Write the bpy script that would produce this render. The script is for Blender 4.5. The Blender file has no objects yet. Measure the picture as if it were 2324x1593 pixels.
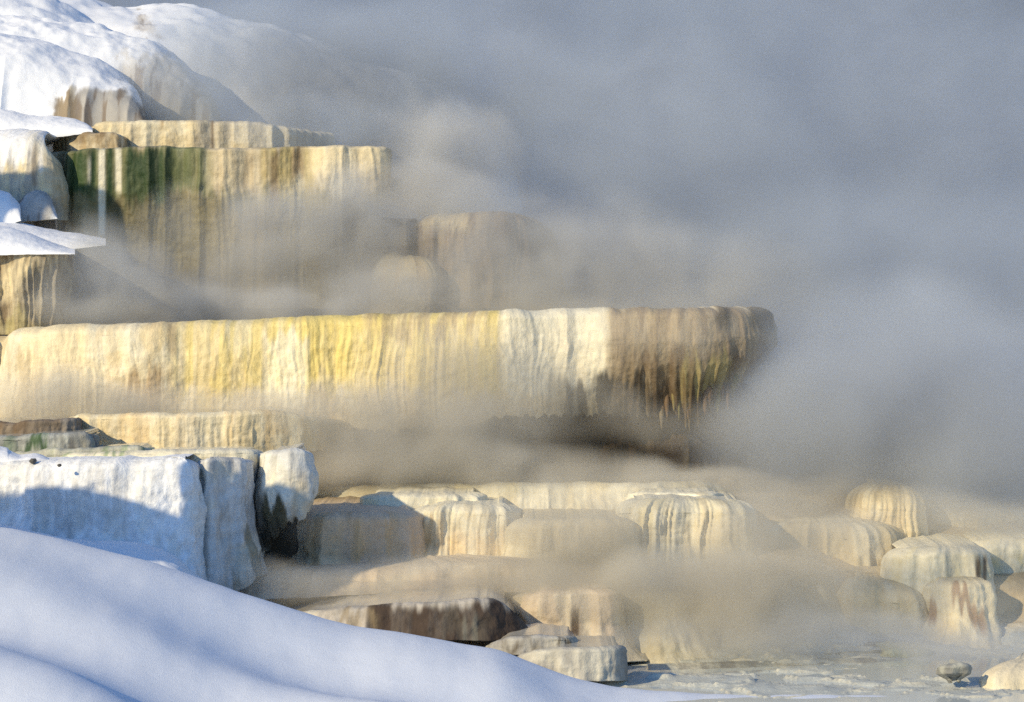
import bpy, math
import numpy as np
from mathutils import Vector

K = 0.4 / 2324.0        # metres per photo pixel per metre of distance
U0, V0 = 1162.0, 650.0
def W(u, v, Y):
    return np.array([(u - U0) * K * Y, Y, (V0 - v) * K * Y])
rng = np.random.default_rng(7)
scene = bpy.context.scene
col = scene.collection

# ------------------------------------------------------------------ noise
def _h(i, j, k, seed):
    n = (i * 374761393 + j * 668265263 + k * 2147483647 + seed * 1274126177) & 0xffffffff
    n = ((n ^ (n >> 13)) * 1274126177) & 0xffffffff
    n = n ^ (n >> 16)
    n = (n * 1103515245) & 0xffffffff
    n = n ^ (n >> 15)
    return (n & 0xffff) / 65535.0
def vn(x, y=0.0, z=0.0, seed=0):
    dims = []; out = None
    for c in (x, y, z):
        c = np.asarray(c, float); i = np.floor(c)
        if c.ndim == 0:
            f = float(c - i); f = f * f * f * (f * (f * 6 - 15) + 10)
            dims.append(([(int(i), 1 - f)] if f == 0 else [(int(i), 1 - f), (int(i) + 1, f)]))
        else:
            f = c - i; f = f * f * f * (f * (f * 6 - 15) + 10); i = i.astype(np.int64)
            dims.append([(i, 1 - f), (i + 1, f)])
    tot = 0.0
    for a, wa in dims[0]:
        for b, wb in dims[1]:
            wab = wa * wb
            for c, wc in dims[2]:
                tot = tot + _h(a, b, c, seed) * (wab * wc)
    return tot
def fbm(x, y=0.0, z=0.0, seed=0, o=4):
    s, a, t = 0.0, 0.5, 0.0
    for q in range(o):
        s = s + a * vn(np.asarray(x) * 2**q, np.asarray(y) * 2**q, np.asarray(z) * 2**q, seed + q * 17)
        t += a; a *= 0.5
    return s / t
def sstep(a, b, x):
    t = np.clip((np.asarray(x, float) - a) / (b - a), 0, 1)
    return t * t * (3 - 2 * t)
def interp_pts(pts, n):
    """smooth resample of control points (rows) by chord length with Catmull-Rom"""
    p = np.array(pts, float)
    q = np.vstack([2 * p[0] - p[1], p, 2 * p[-1] - p[-2]])
    out = []
    for i in range(1, len(q) - 2):
        t = np.linspace(0, 1, 40, endpoint=False)[:, None]
        a, b, c, d = q[i-1], q[i], q[i+1], q[i+2]
        out.append(0.5 * (2*b + (c-a)*t + (2*a-5*b+4*c-d)*t*t + (3*b-a-3*c+d)*t**3))
    out.append(q[-2][None, :]); out = np.vstack(out)
    d = np.r_[0, np.cumsum(np.linalg.norm(np.diff(out[:, :2], axis=0), axis=1))]
    s = np.linspace(0, d[-1], n)
    return np.stack([np.interp(s, d, out[:, k]) for k in range(out.shape[1])], 1), s

# ------------------------------------------------------------------ objects
def tag(o, label=None, cat=None, group=None, kind=None):
    if label: o['label'] = label
    if cat: o['category'] = cat
    if group: o['group'] = group
    if kind: o['kind'] = kind
    return o
def empty(name, loc, label, cat, group=None):
    o = bpy.data.objects.new(name, None); col.objects.link(o); o.location = Vector(loc)
    o.empty_display_size = 0.3
    return tag(o, label, cat, group)
def grid_obj(name, P, C, mat, parent=None, flip=False, wrap=False):
    """P: (n, m, 3) grid of points, C: (n, m, 3) colours"""
    n, m = P.shape[:2]
    v = P.reshape(-1, 3)
    if parent is not None: v = v - np.array(parent.location)
    idx = np.arange(n * m).reshape(n, m)
    if wrap: idx = np.vstack([idx, idx[:1]])
    a, b, c, d = idx[:-1, :-1], idx[1:, :-1], idx[1:, 1:], idx[:-1, 1:]
    f = np.stack([a, b, c, d] if not flip else [a, d, c, b], -1).reshape(-1, 4)
    me = bpy.data.meshes.new(name)
    me.vertices.add(len(v)); me.vertices.foreach_set('co', v.astype(np.float32).ravel())
    me.loops.add(f.size); me.loops.foreach_set('vertex_index', f.astype(np.int32).ravel())
    me.polygons.add(len(f)); me.polygons.foreach_set('loop_start', np.arange(0, f.size, 4, dtype=np.int32))
    me.polygons.foreach_set('use_smooth', np.ones(len(f), bool))
    me.update(calc_edges=True)
    if C is not None:
        at = me.color_attributes.new('stain', 'FLOAT_COLOR', 'POINT')  # all surface colour, painted shade included
        cc = np.ones((n * m, 4), np.float32); cc[:, :3] = np.clip(C.reshape(-1, 3), 0.004, 0.92)
        at.data.foreach_set('color', cc.ravel())
    me.materials.append(mat)
    o = bpy.data.objects.new(name, me); col.objects.link(o)
    if parent is not None: o.parent = parent
    return o

# ------------------------------------------------------------------ materials
def newmat(name):
    m = bpy.data.materials.new(name); m.use_nodes = True
    nt = m.node_tree; nt.nodes.clear()
    return m, nt, nt.nodes, nt.links
def stone_mat(name, rough=0.75, bump=0.5, fine=0.25, stretch=0.18, spec=0.3, sss=0.0, scale=6.0):
    m, nt, N, L = newmat(name)
    out = N.new('ShaderNodeOutputMaterial'); b = N.new('ShaderNodeBsdfPrincipled')
    L.new(b.outputs[0], out.inputs[0])
    g = N.new('ShaderNodeNewGeometry'); mp = N.new('ShaderNodeMapping'); L.new(g.outputs['Position'], mp.inputs[0])
    mp.inputs['Scale'].default_value = (1, 1, stretch)
    n1 = N.new('ShaderNodeTexNoise'); n1.inputs['Scale'].default_value = scale; n1.inputs['Detail'].default_value = 6; n1.inputs['Roughness'].default_value = 0.62
    L.new(mp.outputs[0], n1.inputs['Vector'])
    n2 = N.new('ShaderNodeTexNoise'); n2.inputs['Scale'].default_value = scale * 0.9; n2.inputs['Detail'].default_value = 5
    L.new(g.outputs['Position'], n2.inputs['Vector'])
    mx = N.new('ShaderNodeMath'); mx.operation = 'MULTIPLY_ADD'; mx.inputs[1].default_value = 0.6
    L.new(n1.outputs[0], mx.inputs[0])
    m2 = N.new('ShaderNodeMath'); m2.operation = 'MULTIPLY'; m2.inputs[1].default_value = 0.4; L.new(n2.outputs[0], m2.inputs[0]); L.new(m2.outputs[0], mx.inputs[2])
    at = N.new('ShaderNodeAttribute'); at.attribute_name = 'stain'
    mr = N.new('ShaderNodeMapRange'); mr.inputs[1].default_value = 0.3; mr.inputs[2].default_value = 0.7
    mr.inputs[3].default_value = 1 - fine; mr.inputs[4].default_value = 1 + fine * 0.55
    L.new(mx.outputs[0], mr.inputs[0])
    vm = N.new('ShaderNodeVectorMath'); vm.operation = 'SCALE'; L.new(at.outputs['Color'], vm.inputs[0]); L.new(mr.outputs[0], vm.inputs['Scale'])
    L.new(vm.outputs[0], b.inputs['Base Color'])
    b.inputs['Roughness'].default_value = rough; b.inputs['Specular IOR Level'].default_value = spec
    bp = N.new('ShaderNodeBump'); bp.inputs['Strength'].default_value = bump; bp.inputs['Distance'].default_value = 0.06
    L.new(mx.outputs[0], bp.inputs['Height']); L.new(bp.outputs[0], b.inputs['Normal'])
    if sss:
        b.inputs['Subsurface Weight'].default_value = sss; b.inputs['Subsurface Radius'].default_value = (0.3, 0.35, 0.4); b.inputs['Subsurface Scale'].default_value = 0.15
    return m
M_TRAV = stone_mat('travertine_flowstone', 0.6, 0.55, 0.22, 0.12, 0.35)
M_RUG = stone_mat('weathered_travertine', 0.8, 0.7, 0.3, 0.5, 0.2)
M_SNOW = stone_mat('snow_cover', 0.7, 0.22, 0.035, 1.0, 0.25, scale=2.5)
def add_grain(m, sc, st):
    nt = m.node_tree; N = nt.nodes; L = nt.links; b = [n for n in N if n.type == 'BSDF_PRINCIPLED'][0]; bp = [n for n in N if n.type == 'BUMP'][0]
    g = [n for n in N if n.type == 'NEW_GEOMETRY'][0]
    n = N.new('ShaderNodeTexNoise'); n.inputs['Scale'].default_value = sc; n.inputs['Detail'].default_value = 4; n.inputs['Roughness'].default_value = 0.7; L.new(g.outputs['Position'], n.inputs['Vector'])
    b2 = N.new('ShaderNodeBump'); b2.inputs['Strength'].default_value = st; b2.inputs['Distance'].default_value = 0.03
    L.new(n.outputs[0], b2.inputs['Height']); L.new(bp.outputs[0], b2.inputs['Normal']); L.new(b2.outputs[0], b.inputs['Normal'])
add_grain(M_SNOW, 45.0, 0.35); add_grain(M_TRAV, 16.0, 0.55); add_grain(M_RUG, 12.0, 0.7)
M_POOL = stone_mat('wet_pool_floor', 0.14, 0.10, 0.12, 1.0, 0.5, scale=2.0)
M_HILL = stone_mat('hillside_cover', 0.9, 0.5, 0.5, 0.6, 0.1, scale=0.25)

CREAM = np.array([0.64, 0.54, 0.34]); IVORY = np.array([0.76, 0.71, 0.55]); YELLOW = np.array([0.74, 0.59, 0.19])
WHITE = np.array([0.84, 0.86, 0.88]); SNOW = np.array([0.84, 0.86, 0.90]); BROWN = np.array([0.15, 0.095, 0.05])
TAN = np.array([0.40, 0.31, 0.18]); GREEN = np.array([0.022, 0.055, 0.014]); GREY = np.array([0.34, 0.33, 0.31])
ORANGE = np.array([0.56, 0.36, 0.14]); DARK = np.array([0.025, 0.022, 0.016]); OLIVE = np.array([0.28, 0.24, 0.10])
PINK = np.array([0.60, 0.49, 0.36])

def mixc(C, c, w): return C + (np.asarray(c) - C) * np.clip(w, 0, 1)[..., None]
def boxm(U, V, u0, u1, v0, v1, su=15, sv=12):
    return sstep(u0 - su, u0 + su, U) * (1 - sstep(u1 - su, u1 + su, U)) * sstep(v0 - sv, v0 + sv, V) * (1 - sstep(v1 - sv, v1 + sv, V))

def terrace(label, pts, base=CREAM, stains_shade=(), lip=0.18, prof=((0, 0), (1, 0)), flute=0.05, ff=3.0, scal=0.12, sf=0.8, lump=0.05,
            res=0.03, spike=0.0, spf=4.0, streak=((TAN, 0.5, 0.55, 5.0),), seed=1, top_depth=2.0, shrink=0.0, mat=None, name='travertine_terrace',
            under=1.2, group='travertine terraces stepping down the slope', topcol=None, topflute=0.35, cat='travertine terrace', tdrop=0.04, topmat=None, nrow=None, lobe=0.0, spikef=None, prof2=None, prof2f=None):
    """pts rows: (u, v_top, v_bottom, Y). Left to right as seen from the camera."""
    w = []
    for (u, vt, vb, Y) in pts:
        p = W(u, vt, Y); q = W(u, vb, Y); w.append((p[0], p[1], p[2], q[2]))
    w = np.array(w)
    L0 = np.sum(np.linalg.norm(np.diff(w[:, :2], axis=0), axis=1))
    n = max(24, int(L0 * 1.1 / res))
    R, s = interp_pts(w, n)
    x, y, zt, zb = R.T
    tx, ty = np.gradient(x), np.gradient(y)
    l = np.hypot(tx, ty) + 1e-9
    nx, ny = ty / l, -tx / l
    # soften the normals
    H = float(np.mean(zt - zb))
    m = nrow or max(14, min(130, int((H + lip * 2 + 0.3) / (res * 1.15))))
    jit = (fbm(s * spf, seed=seed + 3, o=3) - 0.5) * 2
    jit = np.sign(jit) * np.abs(jit) ** 0.8
    fr_ = 1 - np.abs(2 * vn(s * 6.5 + 0.4 * fbm(s * 2, seed=seed), seed=seed + 4) - 1)
    spm = spikef((x / (K * y)) + U0) if spikef else 1.0
    zb2 = zb + jit * spike * spm - fr_ ** 2 * spike * spm * 1.3
    lcx, lcy = float(np.mean(x[[0, -1]])), float(np.max(y))
    # profile rows
    nl = max(6, int(m * 0.22)); nu = 5
    rows = []
    pt = np.array([p[0] for p in prof]); po = np.array([p[1] for p in prof])
    for k in range(nl):                          # lip: elliptical roll from flat top to vertical
        a = k / (nl - 1) * math.pi / 2
        rows.append(('lip', a))
    for k in range(1, m + 1): rows.append(('face', k / m))
    for k in range(1, nu + 1): rows.append(('under', k / nu))
    T = len(rows)
    P = np.zeros((n, T, 3)); face_t = np.zeros((n, T))
    dsc = (fbm(s * sf, seed=seed + 11, o=2) - 0.5) * 2 * scal + (np.abs(fbm(s * sf * 2.3, seed=seed + 12, o=2) - 0.5) * 2) * scal * -0.6
    liph = lip * 0.8
    for r, (kd, a) in enumerate(rows):
        yin = 0.0
        if kd == 'lip':
            off = (-lip * 1.6 + lip * 1.6 * math.sin(a) if not lobe else 0.0) + 0 * x; z = zt - liph * (1 - math.cos(a)) ; t = 0.0; amp = topflute * math.sin(a) + 0.05; tt = 0
        elif kd == 'face':
            t = a; off = (np.interp(a, pt, po) if prof2 is None else np.interp(a, pt, po) + (np.interp(a, [q_[0] for q_ in prof2], [q_[1] for q_ in prof2]) - np.interp(a, pt, po)) * prof2f(x / (K * y) + U0)) + 0 * x; z = (zt - liph) + (zb2 - (zt - liph)) * a; amp = topflute + (1 - topflute) * min(1, a * 3); tt = a
        else:
            amp = 1 - a; tt = 1.0; yin = under * a
            z = zb2 + 0.12 * a
        ws = s + (fbm(s * 0.7, z * 0.9, seed=seed + 5, o=2) - 0.5) * 0.35
        rid = 1 - np.abs(2 * vn(ws * ff, z * 0.25, seed=seed + 1) - 1)
        rid2 = 1 - np.abs(2 * vn(ws * ff * 2.7, z * 0.4, seed=seed + 2) - 1)
        mod = 0.35 + 1.3 * vn(s * 0.5, z * 0.6, seed=seed + 7)
        d = (flute if flute > 0.13 else flute * 0.6) * amp * mod * ((rid - 0.5) + 0.5 * (rid2 - 0.5)) + lump * ((fbm(s * 1.1, z * 1.1, seed=seed + 9, o=3) - 0.5) * 2.4 + (fbm(s * 5, z * 3.5, seed=seed + 19, o=2) - 0.5) * 0.5) * min(1, 0.3 + tt * 3)
        d = d + dsc + 0.012 * (fbm(s * 2.5, z * 9, seed=seed + 25, o=3) - 0.5) * 2 * amp + 0.018 * (fbm(s * 9, z * 7, seed=seed + 26, o=2) - 0.5) * 2 * amp
        # little run-out hem: drapery tiers
        q = (1 - math.sin(a)) * lobe if (lobe and kd == 'lip') else 0.0
        P[:, r, 0] = x + nx * (off + d * (1 - q)) + (lcx - x) * q; P[:, r, 1] = y + ny * (off + d * (1 - q)) + (lcy - y) * q + yin
        P[:, r, 2] = z + (0.0 if kd != 'lip' else 1) * (fbm(s * 2.0, seed=seed + 21, o=5) - 0.5) * 0.10
        face_t[:, r] = tt
    U = P[..., 0] / (K * P[..., 1]) + U0; V = V0 - P[..., 2] / (K * P[..., 1])
    S2 = np.repeat(s[:, None], T, 1); Z = P[..., 2]
    C = np.ones((n, T, 3)) * base
    blot = fbm(S2 * 0.9, Z * 0.9, seed=seed + 31, o=4)
    bl = float(np.mean(base)); hi_ = (IVORY if base is not WHITE else SNOW) if bl > 0.38 else np.clip(np.asarray(base) * 1.5, 0, 0.8)
    C = mixc(C, hi_, sstep(0.5, 0.66, blot) * 0.5)
    C = mixc(C, np.asarray(base) * 0.72, sstep(0.52, 0.7, fbm(S2 * 0.6 + 9, Z * 1.3, seed=seed + 37, o=4)) * 0.5)
    for i, (c, st, th, fr) in enumerate(streak):
        k1 = fbm(S2 * fr + 0.5 * fbm(S2 * 2, Z * 2, seed=seed), Z * 0.9, seed=seed + 40 + i, o=5); k2 = sstep(0.35, 0.6, fbm(S2 * 1.1, Z * 1.4, seed=seed + 50 + i, o=3))
        C = mixc(C, c, sstep(th - 0.06, th + 0.16, k1) * st * (0.35 + 0.65 * k2) * 0.85)
    for i, stn in enumerate(stains_shade):
        u0, u1, v0, v1, c, st = stn[:6]
        stk = stn[6] if len(stn) > 6 else 0.5       # streakiness: 0 solid patch, 1 broken into streaks
        su = stn[7] if len(stn) > 7 else 15
        fr = stn[8] if len(stn) > 8 else 5.0
        k1 = fbm(S2 * fr, Z * 0.6, seed=seed + 60 + i, o=4)
        wob = (fbm(S2 * 6, Z * 0.3, seed=seed + 80 + i, o=3) - 0.5) * 2
        mk = boxm(U + wob * max(su, 5), V + wob * 60 * (0.3 + stk), u0, u1, v0, v1, su, 14)
        C = mixc(C, c, mk * st * (1 - stk + stk * sstep(0.42, 0.58, k1)))
    ctr = (float(np.mean(x)), float(np.mean(y)), float(np.min(zb)))
    root = empty(name, ctr, label, cat, group)
    grid_obj('terrace_face', P, C, mat or M_TRAV, root, flip=True)
    # top: pool floor running back from the lip
    nt_ = 14
    xc, yb = float(np.mean(x)), float(np.max(y)) + top_depth
    Q = np.zeros((n, nt_, 3))
    i0 = P[:, 0, :]
    for r in range(nt_):
        a = r / (nt_ - 1)
        Q[:, r, 0] = i0[:, 0] + (xc - i0[:, 0]) * shrink * a
        Q[:, r, 1] = i0[:, 1] + (yb - i0[:, 1]) * a
        Q[:, r, 2] = i0[:, 2] - tdrop * math.sin(min(1, a * 5) * math.pi / 2) + (fbm(Q[:, r, 0] * 2, Q[:, r, 1] * 2, seed=seed) - 0.5) * 0.02 * (a > 0)
    tc = topcol if topcol is not None else base * 0.9
    TC = np.ones((n, nt_, 3)) * tc
    TC = mixc(TC, IVORY, fbm(Q[..., 0] * 1.2, Q[..., 1] * 1.2, seed=seed + 2)[..., ] * 0.4)
    grid_obj('terrace_top', Q, TC, topmat or M_POOL, root, flip=True)
    return root, P, (x, y, zt, zb2, nx, ny, s)

def lobe_pts(uL, uR, vt, vb, Y, depth, n=13, vt2=None):
    """half-ellipse rim bulging towards the camera"""
    out = []
    for i in range(n):
        a = math.pi * i / (n - 1)
        ca = math.cos(a); u = (uL + uR) / 2 - (uR - uL) / 2 * math.copysign(abs(ca) ** 0.5, ca)
        yy = Y + depth * (1 - math.sin(a) ** 0.5)
        out.append((u, vt + (((vt2 or vt) - vt) * i / (n - 1)), vb, yy))
    return out

def mound(name, label, cat, sil, base, Yb, Yf, colf, mat, lump=0.12, lf=0.5, fine=0.03, seed=1, back=3.0, m=90, n=260, px=1.0, group=None, kind=None, shape=1.0, fl=0.0, ff=3.0, tilt=0.0):
    """a bulging slope: quarter-ellipse from the crest (sil, at Yb) down to its foot (base, at Yf), plus a falling back side"""
    us = np.array([p[0] for p in sil], float)
    uu = np.linspace(us[0], us[-1], n)
    S, _ = interp_pts([(p[0], p[1]) for p in sil], 600); B, _ = interp_pts([(p[0], p[1]) for p in base], 600)
    o1 = np.argsort(S[:, 0]); o2 = np.argsort(B[:, 0])
    vs = np.interp(uu, S[o1, 0], S[o1, 1]); vb = np.interp(uu, B[o2, 0], B[o2, 1])
    nb = 14; rows = nb + m
    P = np.zeros((n, rows, 3))
    yo = tilt * (uu - uu.mean()) / 1000.0
    for r in range(rows):
        if r < nb:
            a = 1 - r / nb
            Y = Yb + back * a + yo; z = (V0 - vs) * K * (Yb + yo) - (0.9 * back * 0.6) * a * a
            x = (uu - U0) * K * Y
        else:
            a = (r - nb) / (m - 1)
            g = math.sin(a * math.pi / 2); f = (1 - math.cos(a * math.pi / 2)) ** shape
            Y = Yb + (Yf - Yb) * g + yo
            v = vs + (vb - vs) * f
            x = (uu - U0) * K * Y; z = (V0 - v) * K * Y
        P[:, r, 0] = x; P[:, r, 1] = Y; P[:, r, 2] = z
    X, Yg, Z = P[..., 0], P[..., 1], P[..., 2]
    edge = 1.0
    d = lump * (fbm(X * lf, Yg * lf, Z * lf, seed, 3) - 0.5) * 2 + fine * (fbm(X * 3.2, Yg * 3.2, Z * 3.2, seed + 5, 3) - 0.5) * 2
    P[..., 2] += d
    if fl:
        aa = np.clip((np.arange(rows) - nb) / (m - 1), 0, 1)[None, :]
        rid = 1 - np.abs(2 * vn(X * ff + 0.3 * fbm(X, Z, seed=seed), Z * 0.2, seed=seed + 8) - 1)
        P[..., 1] -= fl * (rid - 0.5) * sstep(0.45, 0.8, aa)
    U = P[..., 0] / (K * P[..., 1]) + U0; V = V0 - P[..., 2] / (K * P[..., 1])
    A = np.repeat(((np.arange(rows) - nb) / (m - 1))[None, :], n, 0)
    C = colf(U, V, P, A)
    o = grid_obj(name, P, C, mat, None, flip=True)
    return tag(o, label, cat, group, kind)

def snowc(seed=3, rock=None):
    def f(U, V, P, A):
        C = np.ones(U.shape + (3,)) * SNOW
        if rock is not None:
            for (u0, u1, v0, v1, c, st, su) in rock:
                wob = (fbm(P[..., 0] * 2.2, P[..., 1], P[..., 2] * 1.5, seed, 4) - 0.5) * 2
                wob2 = (fbm(P[..., 0] * 5, P[..., 1], P[..., 2] * 0.6, seed + 4, 4) - 0.5) * 2
                mk = boxm(U + wob * 40, V + wob * 35 + wob2 * 25, u0, u1, v0, v1, su, su * 0.7)
                C = mixc(C, c, mk * st)
            k = fbm(P[..., 0] * 5, P[..., 1], P[..., 2] * 0.8, seed + 9, 4)
            notsnow = np.clip((SNOW[2] - C[..., 2]) / 0.4, 0, 1)
            C = mixc(C, BROWN, sstep(0.5, 0.66, k) * 0.65 * notsnow)
            C = mixc(C, IVORY, sstep(0.5, 0.35, 1 - k) * 0.0 * notsnow)
        return C
    return f

def parabit(name, parent, p, r, h, colr, mat=None, tip=0.15, seed=0):
    """hanging drip: tapered, uneven"""
    n, m = 12, 16
    h = h * 1.3; P = np.zeros((n, m, 3))
    for j in range(m):
        a = j / (m - 1)
        rr = r * min(1.0, math.sin(min(1, a / 0.28) * math.pi / 2)) * (1 - max(0, a - 0.2) / 0.8) ** 0.65 * (1 + 0.4 * (vn(a * 4, seed=seed) - 0.5)) + 0.003
        for i in range(n):
            th = 2 * math.pi * i / n
            P[i, j] = (p[0] + rr * math.cos(th) + 0.02 * a * math.sin(seed), p[1] + rr * math.sin(th), p[2] - h * a)
    C = np.ones((n, m, 3)) * colr
    o = grid_obj(name, P, C, mat or M_TRAV, parent, wrap=True, flip=True)
    return o

# ================================================================== SETTING
# ground: one stepped sheet under and behind everything
yk = [-40, 20, 44, 51.6, 52.8, 53.7, 55, 56.6, 58.5, 61.5, 62.4, 67.5, 68.4, 70.2, 71.5, 72.4, 76, 80, 90, 110, 135]
zk = [-9.5, -9.3, -7.75, -7.6, -7.15, -6.3, -6.0, -5.3, -4.95, -4.9, -1.9, -1.7, -1.4, -0.9, 0.7, 2.9, 4.3, 5.0, 7.5, 2.0, 0.0]
xk = [-60, -16, -11, -7, -3.2, 0.5, 2.2, 6.0, 7.4, 9.2, 12, 20, 60]
ck = [12, 9.5, 6.5, 4.2, 3.1, 1.2, -0.9, -1.2, -2.0, -3.3, -4.9, -5.3, -6]
def ground_z(X, Y):
    b = np.interp(Y - 2.2 * sstep(5, 8, X), yk, zk); c = np.interp(X, xk, ck)
    h = 0.5 * (b + c - np.sqrt((b - c) ** 2 + 0.15))
    return h
ys = np.r_[np.linspace(-40, 40, 18), np.linspace(42, 60, 260), np.linspace(60.2, 82, 90), np.linspace(84, 140, 25)]
xs = np.r_[np.linspace(-140, -18, 22), np.linspace(-17, 17, 420), np.linspace(19, 140, 22)]
X, Y = np.meshgrid(xs, ys, indexing='ij')
Z = ground_z(X, Y) + (fbm(X * 0.35, Y * 0.35, seed=5) - 0.5) * 0.25 + (fbm(X * 1.6, Y * 1.6, seed=6) - 0.5) * 0.08
flat = (1 - sstep(53.0, 54.2, Y - 1.2 * sstep(5, 8, X))) * sstep(45, 47, Y) * sstep(-3, 1, X)
hq = fbm(X * 0.35 + 5, Y * 0.9, seed=61, o=4) * 9
fl_ = np.floor(hq); st_ = fl_ + sstep(0.0, 0.18, hq - fl_) ; rimq = np.exp(-((hq - fl_ - 0.16) / 0.07) ** 2)
Z = Z + flat * ((st_ - 4.5) * 0.055 + rimq * 0.03)
C = np.ones(X.shape + (3,)) * CREAM * 0.92
C = mixc(C, PINK, fbm(X * 0.6, Y * 0.6, seed=9))
C = mixc(C, TAN, sstep(0.5, 0.7, fbm(X * 1.2, Y * 2.2, seed=19)) * 0.7)
C = mixc(C, SNOW, sstep(-6, -11, X) * sstep(66, 73, Y)); C = mixc(C, SNOW, sstep(76, 80, Y)); C = mixc(C, SNOW, sstep(46, 42, Y)); C = mixc(C, SNOW, sstep(-13, -16, X)); C = mixc(C, GREY * 0.5, sstep(1, 4, X) * sstep(70, 76, Y)); C = mixc(C, GREY * 0.5, sstep(12, 15, X) * sstep(60, 66, Y))
C = mixc(C, np.array([0.50, 0.52, 0.48]), (1 - sstep(54.2, 55, Y)) * sstep(0, 3, X) * sstep(44, 47, Y))
C = mixc(C, IVORY, flat * rimq * 0.8); C = mixc(C, OLIVE * 0.5, sstep(64, 66, Y) * (1 - sstep(71.5, 72.5, Y)) * 0.6)
tag(grid_obj('ground', np.stack([X, Y, Z], -1), C, M_TRAV, None), kind='structure', label='pale stepped ground of the hot spring slope')

Xw, Yw = np.meshgrid(np.linspace(0.5, 18, 60), np.linspace(46, 54.5, 30), indexing='ij')
wm = stone_mat('pool_water', 0.06, 0.05, 0.05, 1.0, 0.5, scale=3.0)
tag(grid_obj('water', np.stack([Xw, Yw, np.full_like(Xw, -7.60)], -1), np.ones(Xw.shape + (3,)) * np.array([0.54, 0.58, 0.56]), wm, None), kind='structure', label='shallow pale green water on the flats')
# far hillside, wooded and snowy, its shade painted in as blue grey
Xh, Yh = np.meshgrid(np.linspace(-260, 260, 200), np.linspace(125, 330, 80), indexing='ij')
Zh = -8 + (Yh - 125) * 0.62 + (fbm(Xh * 0.02, Yh * 0.02, seed=4) - 0.5) * 26 + (fbm(Xh * 0.12, Yh * 0.12, seed=8) - 0.5) * 5
Ch = np.ones(Xh.shape + (3,)) * np.array([0.12, 0.15, 0.21])
Ch = mixc(Ch, SNOW * 0.6, sstep(0.48, 0.62, fbm(Xh * 0.05, Yh * 0.05, seed=14)) * 0.35)
tag(grid_obj('hillside', np.stack([Xh, Yh, Zh], -1), Ch, M_HILL, None), kind='structure', label='wooded hillside painted dim blue grey for shade far beyond the steam')

# foreground snowbank (structure: the snow ground in front)
def snowbank(sil, Yb, Yf, drop, nm, label, seed=2, n=420, m=150):
    S, _ = interp_pts([(a, b) for a, b in sil], 800)
    uu = np.linspace(sil[0][0], sil[-1][0], n); o1 = np.argsort(S[:, 0]); vs = np.interp(uu, S[o1, 0], S[o1, 1])
    P = np.zeros((n, m, 3)); nb = 20
    for r in range(m):
        if r < nb:
            a = 1 - r / nb; Y = Yb + 4.0 * a; z = (V0 - vs) * K * Yb - 2.6 * a ** 1.7; x = (uu - U0) * K * Yb
        else:
            a = (r - nb) / (m - nb - 1); Y = Yb + (Yf - Yb) * a; x = (uu - U0) * K * Yb
            z = (V0 - vs) * K * Yb - drop * a ** 1.25 - 0.42 * sstep(0.0, 0.12, a) 
        P[:, r, 0] = x; P[:, r, 1] = Y; P[:, r, 2] = z
    X, Y, Z = P[..., 0], P[..., 1], P[..., 2]
    q = (X * 0.35 + Y) ; P[..., 2] += 0.28 * np.sin(q * 1.25 + 0.8 * np.sin(X * 0.25)) * sstep(Yb, Yb - 5, Y)
    P[..., 2] += (fbm(X * 0.22 + 3, Y * 0.12, seed=seed, o=2) - 0.5) * 0.8 * sstep(Yb, Yb - 4, Y) + (fbm(X * 1.3, Y * 0.8, seed=seed + 3, o=3) - 0.5) * 0.05
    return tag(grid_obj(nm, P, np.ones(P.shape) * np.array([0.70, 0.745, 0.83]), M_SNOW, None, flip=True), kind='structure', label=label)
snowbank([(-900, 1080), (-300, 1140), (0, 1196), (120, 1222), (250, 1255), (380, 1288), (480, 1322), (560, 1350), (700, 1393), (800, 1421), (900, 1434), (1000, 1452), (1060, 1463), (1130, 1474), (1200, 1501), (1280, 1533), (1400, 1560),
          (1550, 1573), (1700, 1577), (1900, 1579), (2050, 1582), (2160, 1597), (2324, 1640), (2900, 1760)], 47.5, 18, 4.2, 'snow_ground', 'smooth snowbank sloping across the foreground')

# ================================================================== TERRACES
Gt = 'travertine terraces stepping down the slope'
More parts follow.
